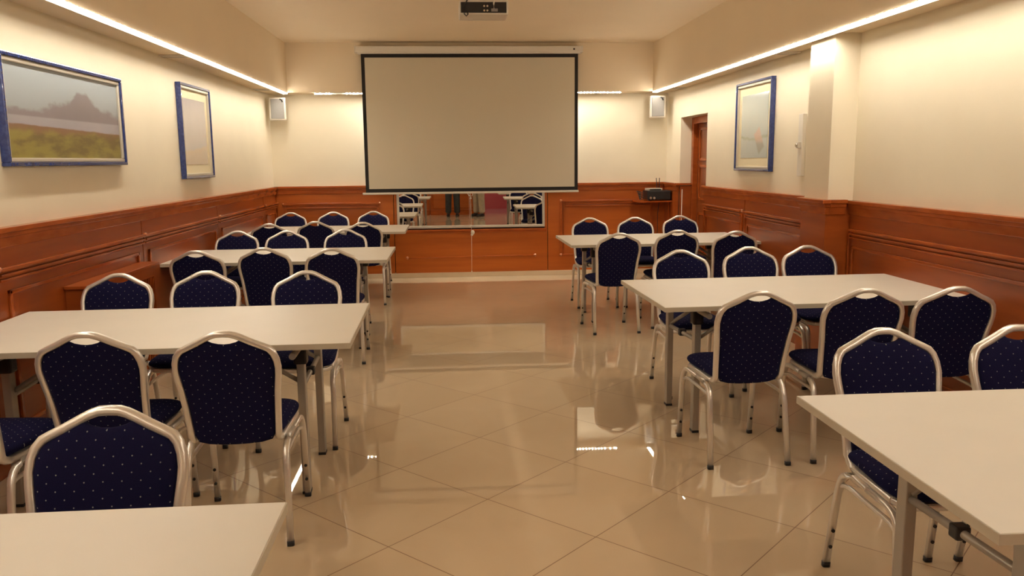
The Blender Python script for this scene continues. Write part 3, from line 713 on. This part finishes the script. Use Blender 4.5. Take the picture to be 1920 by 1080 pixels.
def chair(x, y, rz, label):
    c = ch0 if first_c[0] else dup(ch0, (0, 0, 0), 0); first_c[0] = False
    c.location = (x, y, 0); c.rotation_euler = (0, 0, rz)
    tag(c, label, 'chair', 'navy dotted banquet chairs at the tables')
K = .992
# (table, facing, [(x of top, y of top, turn in degrees, where it stands)])
TN = {'L1': 'nearest left table', 'L2': 'second left table', 'L3': 'third left table', 'L4': 'farthest left table', 'R1': 'nearest right table', 'R2': 'middle right table', 'R3': 'farthest right table'}
CH = {('L1', 'f'): [(-.90, 2.12, 1, 'a')],
 ('L2', 'f'): [(-1.92, 4.80, 0, 'w'), (-1.44, 4.84, 0, 'm'), (-.84, 4.73, 0, 'a')],
 ('L2', 'n'): [(-1.845, 2.886, -4, 'w'), (-1.39, 3.10, 1, 'm'), (-.88, 3.10, 2, 'a')],
 ('L3', 'f'): [(-1.93, 7.50, 0, 'w'), (-1.52, 7.65, 0, 'm'), (-.99, 7.68, 0, 'a')],
 ('L3', 'n'): [(-1.90, 6.15, 0, 'w'), (-1.40, 6.12, 0, 'm'), (-.90, 6.11, 2, 'a')],
 ('L4', 'f'): [(-2.02, 10.44, 0, 'w'), (-1.49, 10.44, 0, 'm'), (-.99, 10.44, 0, 'a')],
 ('L4', 'n'): [(-1.94, 8.81, 0, 'w'), (-1.45, 8.78, 0, 'm'), (-.96, 8.88, 0, 'a')],
 ('R1', 'f'): [(1.55, 2.79, 0, 'a'), (2.08, 2.81, 0, 'm')],
 ('R2', 'f'): [(1.56, 5.47, 0, 'a'), (2.09, 5.59, 0, 'm'), (2.52, 5.60, 0, 'w')],
 ('R2', 'n'): [(1.46, 3.73, 2, 'a'), (1.97, 3.69, -3, 'm'), (2.47, 3.76, -5, 'w')],
 ('R3', 'f'): [(1.48, 8.70, 0, 'a'), (1.97, 8.68, 0, 'm'), (2.50, 8.81, 0, 'w')],
 ('R3', 'n'): [(1.46, 7.01, 4, 'a'), (1.98, 7.01, 0, 'm'), (2.49, 6.97, 0, 'w')]}
PW = {'a': 'aisle end', 'm': 'middle', 'w': 'wall end'}
for (tb, fc), lst in CH.items():
    for x, y, turn, wh in lst:
        tr = math.radians(turn)
        if fc == 'n': d = Vector((-math.sin(tr), math.cos(tr))); rz = tr
        else: d = Vector((math.sin(tr), -math.cos(tr))); rz = PI+tr
        p = Vector((x*K, y*K))+d*.308
        ty, tx = [(t[2]*F, t[1]*F) for t, n_ in zip(TABS, ('L1', 'L2', 'L3', 'L4', 'R1', 'R2', 'R3')) if n_ == tb][0]
        sg = -1 if tb[0] == 'L' else 1
        if any(abs(p.x-(tx+sg*q)) < .245 for q in (.2459, TL-.2459)):      # feet stop short of the table's own legs
            oy = p.y; p.y = min(p.y, ty-.545) if fc == 'n' else max(p.y, ty+.535)
            p.x *= p.y/oy
        lab = ('navy dotted banquet chair, %s, %s of %s' % ('back to the camera' if fc == 'n' else 'facing the camera', PW[wh], TN[tb]))
        chair(p.x, p.y, rz, lab)

# ------------------------------------------------------------------ two people standing behind the camera, reflected in the mirror
def person(x, y, rz, trousers, shirt, shoe, hairc, label, hgt=1.76):
    r = empty('person', (x, y, 0), rz); tag(r, label, 'person')
    k = hgt/1.76
    skin = mat('skin', (.55, .33, .22), .55, var=.04)
    def skinned(name, verts, edges, m, root=0, sub=2):
        me = bpy.data.meshes.new(name); me.from_pydata([(a*k, b_*k, c*k) for a, b_, c, _ in verts], edges, [])
        o = bpy.data.objects.new(name, me); COL.objects.link(o); o.parent = r; me.materials.append(m)
        md = o.modifiers.new('skin', 'SKIN'); md.use_smooth_shade = True
        for i, v in enumerate(verts):
            rr = v[3] if isinstance(v[3], tuple) else (v[3], v[3]); sv = me.skin_vertices[0].data[i]; sv.radius = (rr[0]*k, rr[1]*k); sv.use_root = (i == root)
        sb = o.modifiers.new('smooth', 'SUBSURF'); sb.levels = sub; sb.render_levels = sub
        return o
    V = [(0, 0, .95, (.15, .105)), (0, .01, 1.10, (.13, .095)), (0, .01, 1.28, (.155, .105)), (0, -.005, 1.42, (.10, .075)), (0, 0, 1.50, .055), (0, .015, 1.57, .065), (0, .03, 1.64, .088), (0, .02, 1.70, .078)]
    E_ = [(i, i+1) for i in range(7)]
    for s in (-1, 1):
        n = len(V)
        V += [(s*.09, 0, .88, .085), (s*.105, .01, .70, .072), (s*.11, .015, .50, .052), (s*.115, -.01, .32, .052), (s*.12, -.02, .09, .036), (s*.125, .05, .045, .038), (s*.13, .13, .03, .026)]
        E_ += [(0, n)]+[(n+i, n+i+1) for i in range(6)]
        n = len(V)
        V += [(s*.17, -.005, 1.40, .055), (s*.215, -.01, 1.26, .046), (s*.235, -.01, 1.10, .038), (s*.245, .03, .96, .032), (s*.25, .06, .86, .024), (s*.252, .075, .81, (.020, .034))]
        E_ += [(3, n)]+[(n+i, n+i+1) for i in range(5)]
        for j, (dy, ln) in enumerate(((.026, .070), (.009, .078), (-.009, .072), (-.026, .056))):
            q = len(V); V += [(s*.252, .078+dy, .785, .0095), (s*.247, .084+dy, .785-ln*.5, .009), (s*.236, .088+dy, .785-ln, .0075)]
            E_ += [(n+5, q), (q, q+1), (q+1, q+2)]
        q = len(V); V += [(s*.245, .108, .825, .011), (s*.236, .128, .795, .010), (s*.230, .132, .770, .008)]; E_ += [(n+4, q), (q, q+1), (q+1, q+2)]
    body = skinned('body', V, E_, skin)
    # face
    for s in (-1, 1):
        e = obj('eye', ball(bmesh.new(), (s*.033*k, .110*k, 1.655*k), .011*k), M['white'], r)
        obj('pupil', ball(bmesh.new(), (s*.033*k, .119*k, 1.655*k), .005*k), M['black'], e)
        obj('ear', ball(bmesh.new(), (s*.088*k, .02*k, 1.64*k), .022*k, (.45, .8, 1.3)), skin, r)
    obj('nose', ball(bmesh.new(), (0, .122*k, 1.628*k), .014*k, (.8, 1.1, 1.6)), skin, r)
    obj('mouth', ball(bmesh.new(), (0, .108*k, 1.59*k), .022*k, (1., .35, .3)), mat('lips', (.45, .18, .14), .5), r)
    hb = ball(bmesh.new(), (0, .005*k, 1.70*k), .096*k, (.98, 1.02, .88)); obj('hair', hb, mat('hair_'+label[:12], hairc, .6, var=.3, scale=80), r)
    Vt = [(0, 0, .98, (.165, .118)), (0, 0, .90, (.16, .12))]; Et = [(0, 1)]
    for s in (-1, 1):
        n = len(Vt); Vt += [(s*.085, 0, .84, .098), (s*.105, .01, .66, .104), (s*.11, .01, .46, .094), (s*.115, -.005, .28, .090), (s*.12, -.005, .07, .088)]; Et += [(1, n)]+[(n+i, n+i+1) for i in range(4)]
    skinned('trousers', Vt, Et, trousers)
    Vs = [(0, 0, .93, (.172, .125)), (0, .01, 1.10, (.150, .112)), (0, .01, 1.28, (.175, .122)), (0, -.005, 1.42, (.115, .085)), (0, -.002, 1.475, .062)]; Es = [(0, 1), (1, 2), (2, 3), (3, 4)]
    for s in (-1, 1):
        n = len(Vs); Vs += [(s*.17, -.005, 1.41, .066), (s*.215, -.01, 1.27, .058), (s*.235, -.01, 1.10, .05), (s*.245, .03, .94, .042)]; Es += [(3, n)]+[(n+i, n+i+1) for i in range(3)]
    skinned('shirt', Vs, Es, shirt)
    for s in (-1, 1):
        c = [(-.045, -.075), (.045, -.075), (.052, .10), (.030, .19), (-.030, .19), (-.052, .10)]
        sp = [v_.copy() for v_ in fillet([Vector((s*.122+a, b_, 0)) for a, b_ in c], .04, 3, True)]
        ft = lambda q, P: (P.x*k, P.y*k, (.03+.055*math.sqrt(max(0, 1-q**4))*(1 if P.y < .05 else max(.45, 1-(P.y-.05)*4)))*k)
        fb = lambda q, P: (P.x*k, P.y*k, (.03-.03*math.sqrt(max(0, 1-q**12)))*k)
        obj('shoe', cushion(bmesh.new(), sp, (s*.122, .04, 0), ft, fb), shoe, r)
    return r
sh_black = mat('dark_shoe_leather', (.02, .014, .012), .4)
person(.03, -1.15, 0., mat('dark_grey_trousers', (.025, .028, .028), .9, var=.2), mat('blue_grey_shirt', (.12, .15, .20), .9), sh_black, (.03, .02, .015), 'person in dark trousers standing behind the camera, seen in the mirror')
person(.74, -1.05, .9, mat('beige_trousers', (.36, .29, .20), .9, var=.1), mat('white_cotton_shirt', (.6, .58, .54), .9), sh_black, (.10, .06, .04), 'person in beige trousers and dark shoes, seen in the mirror')
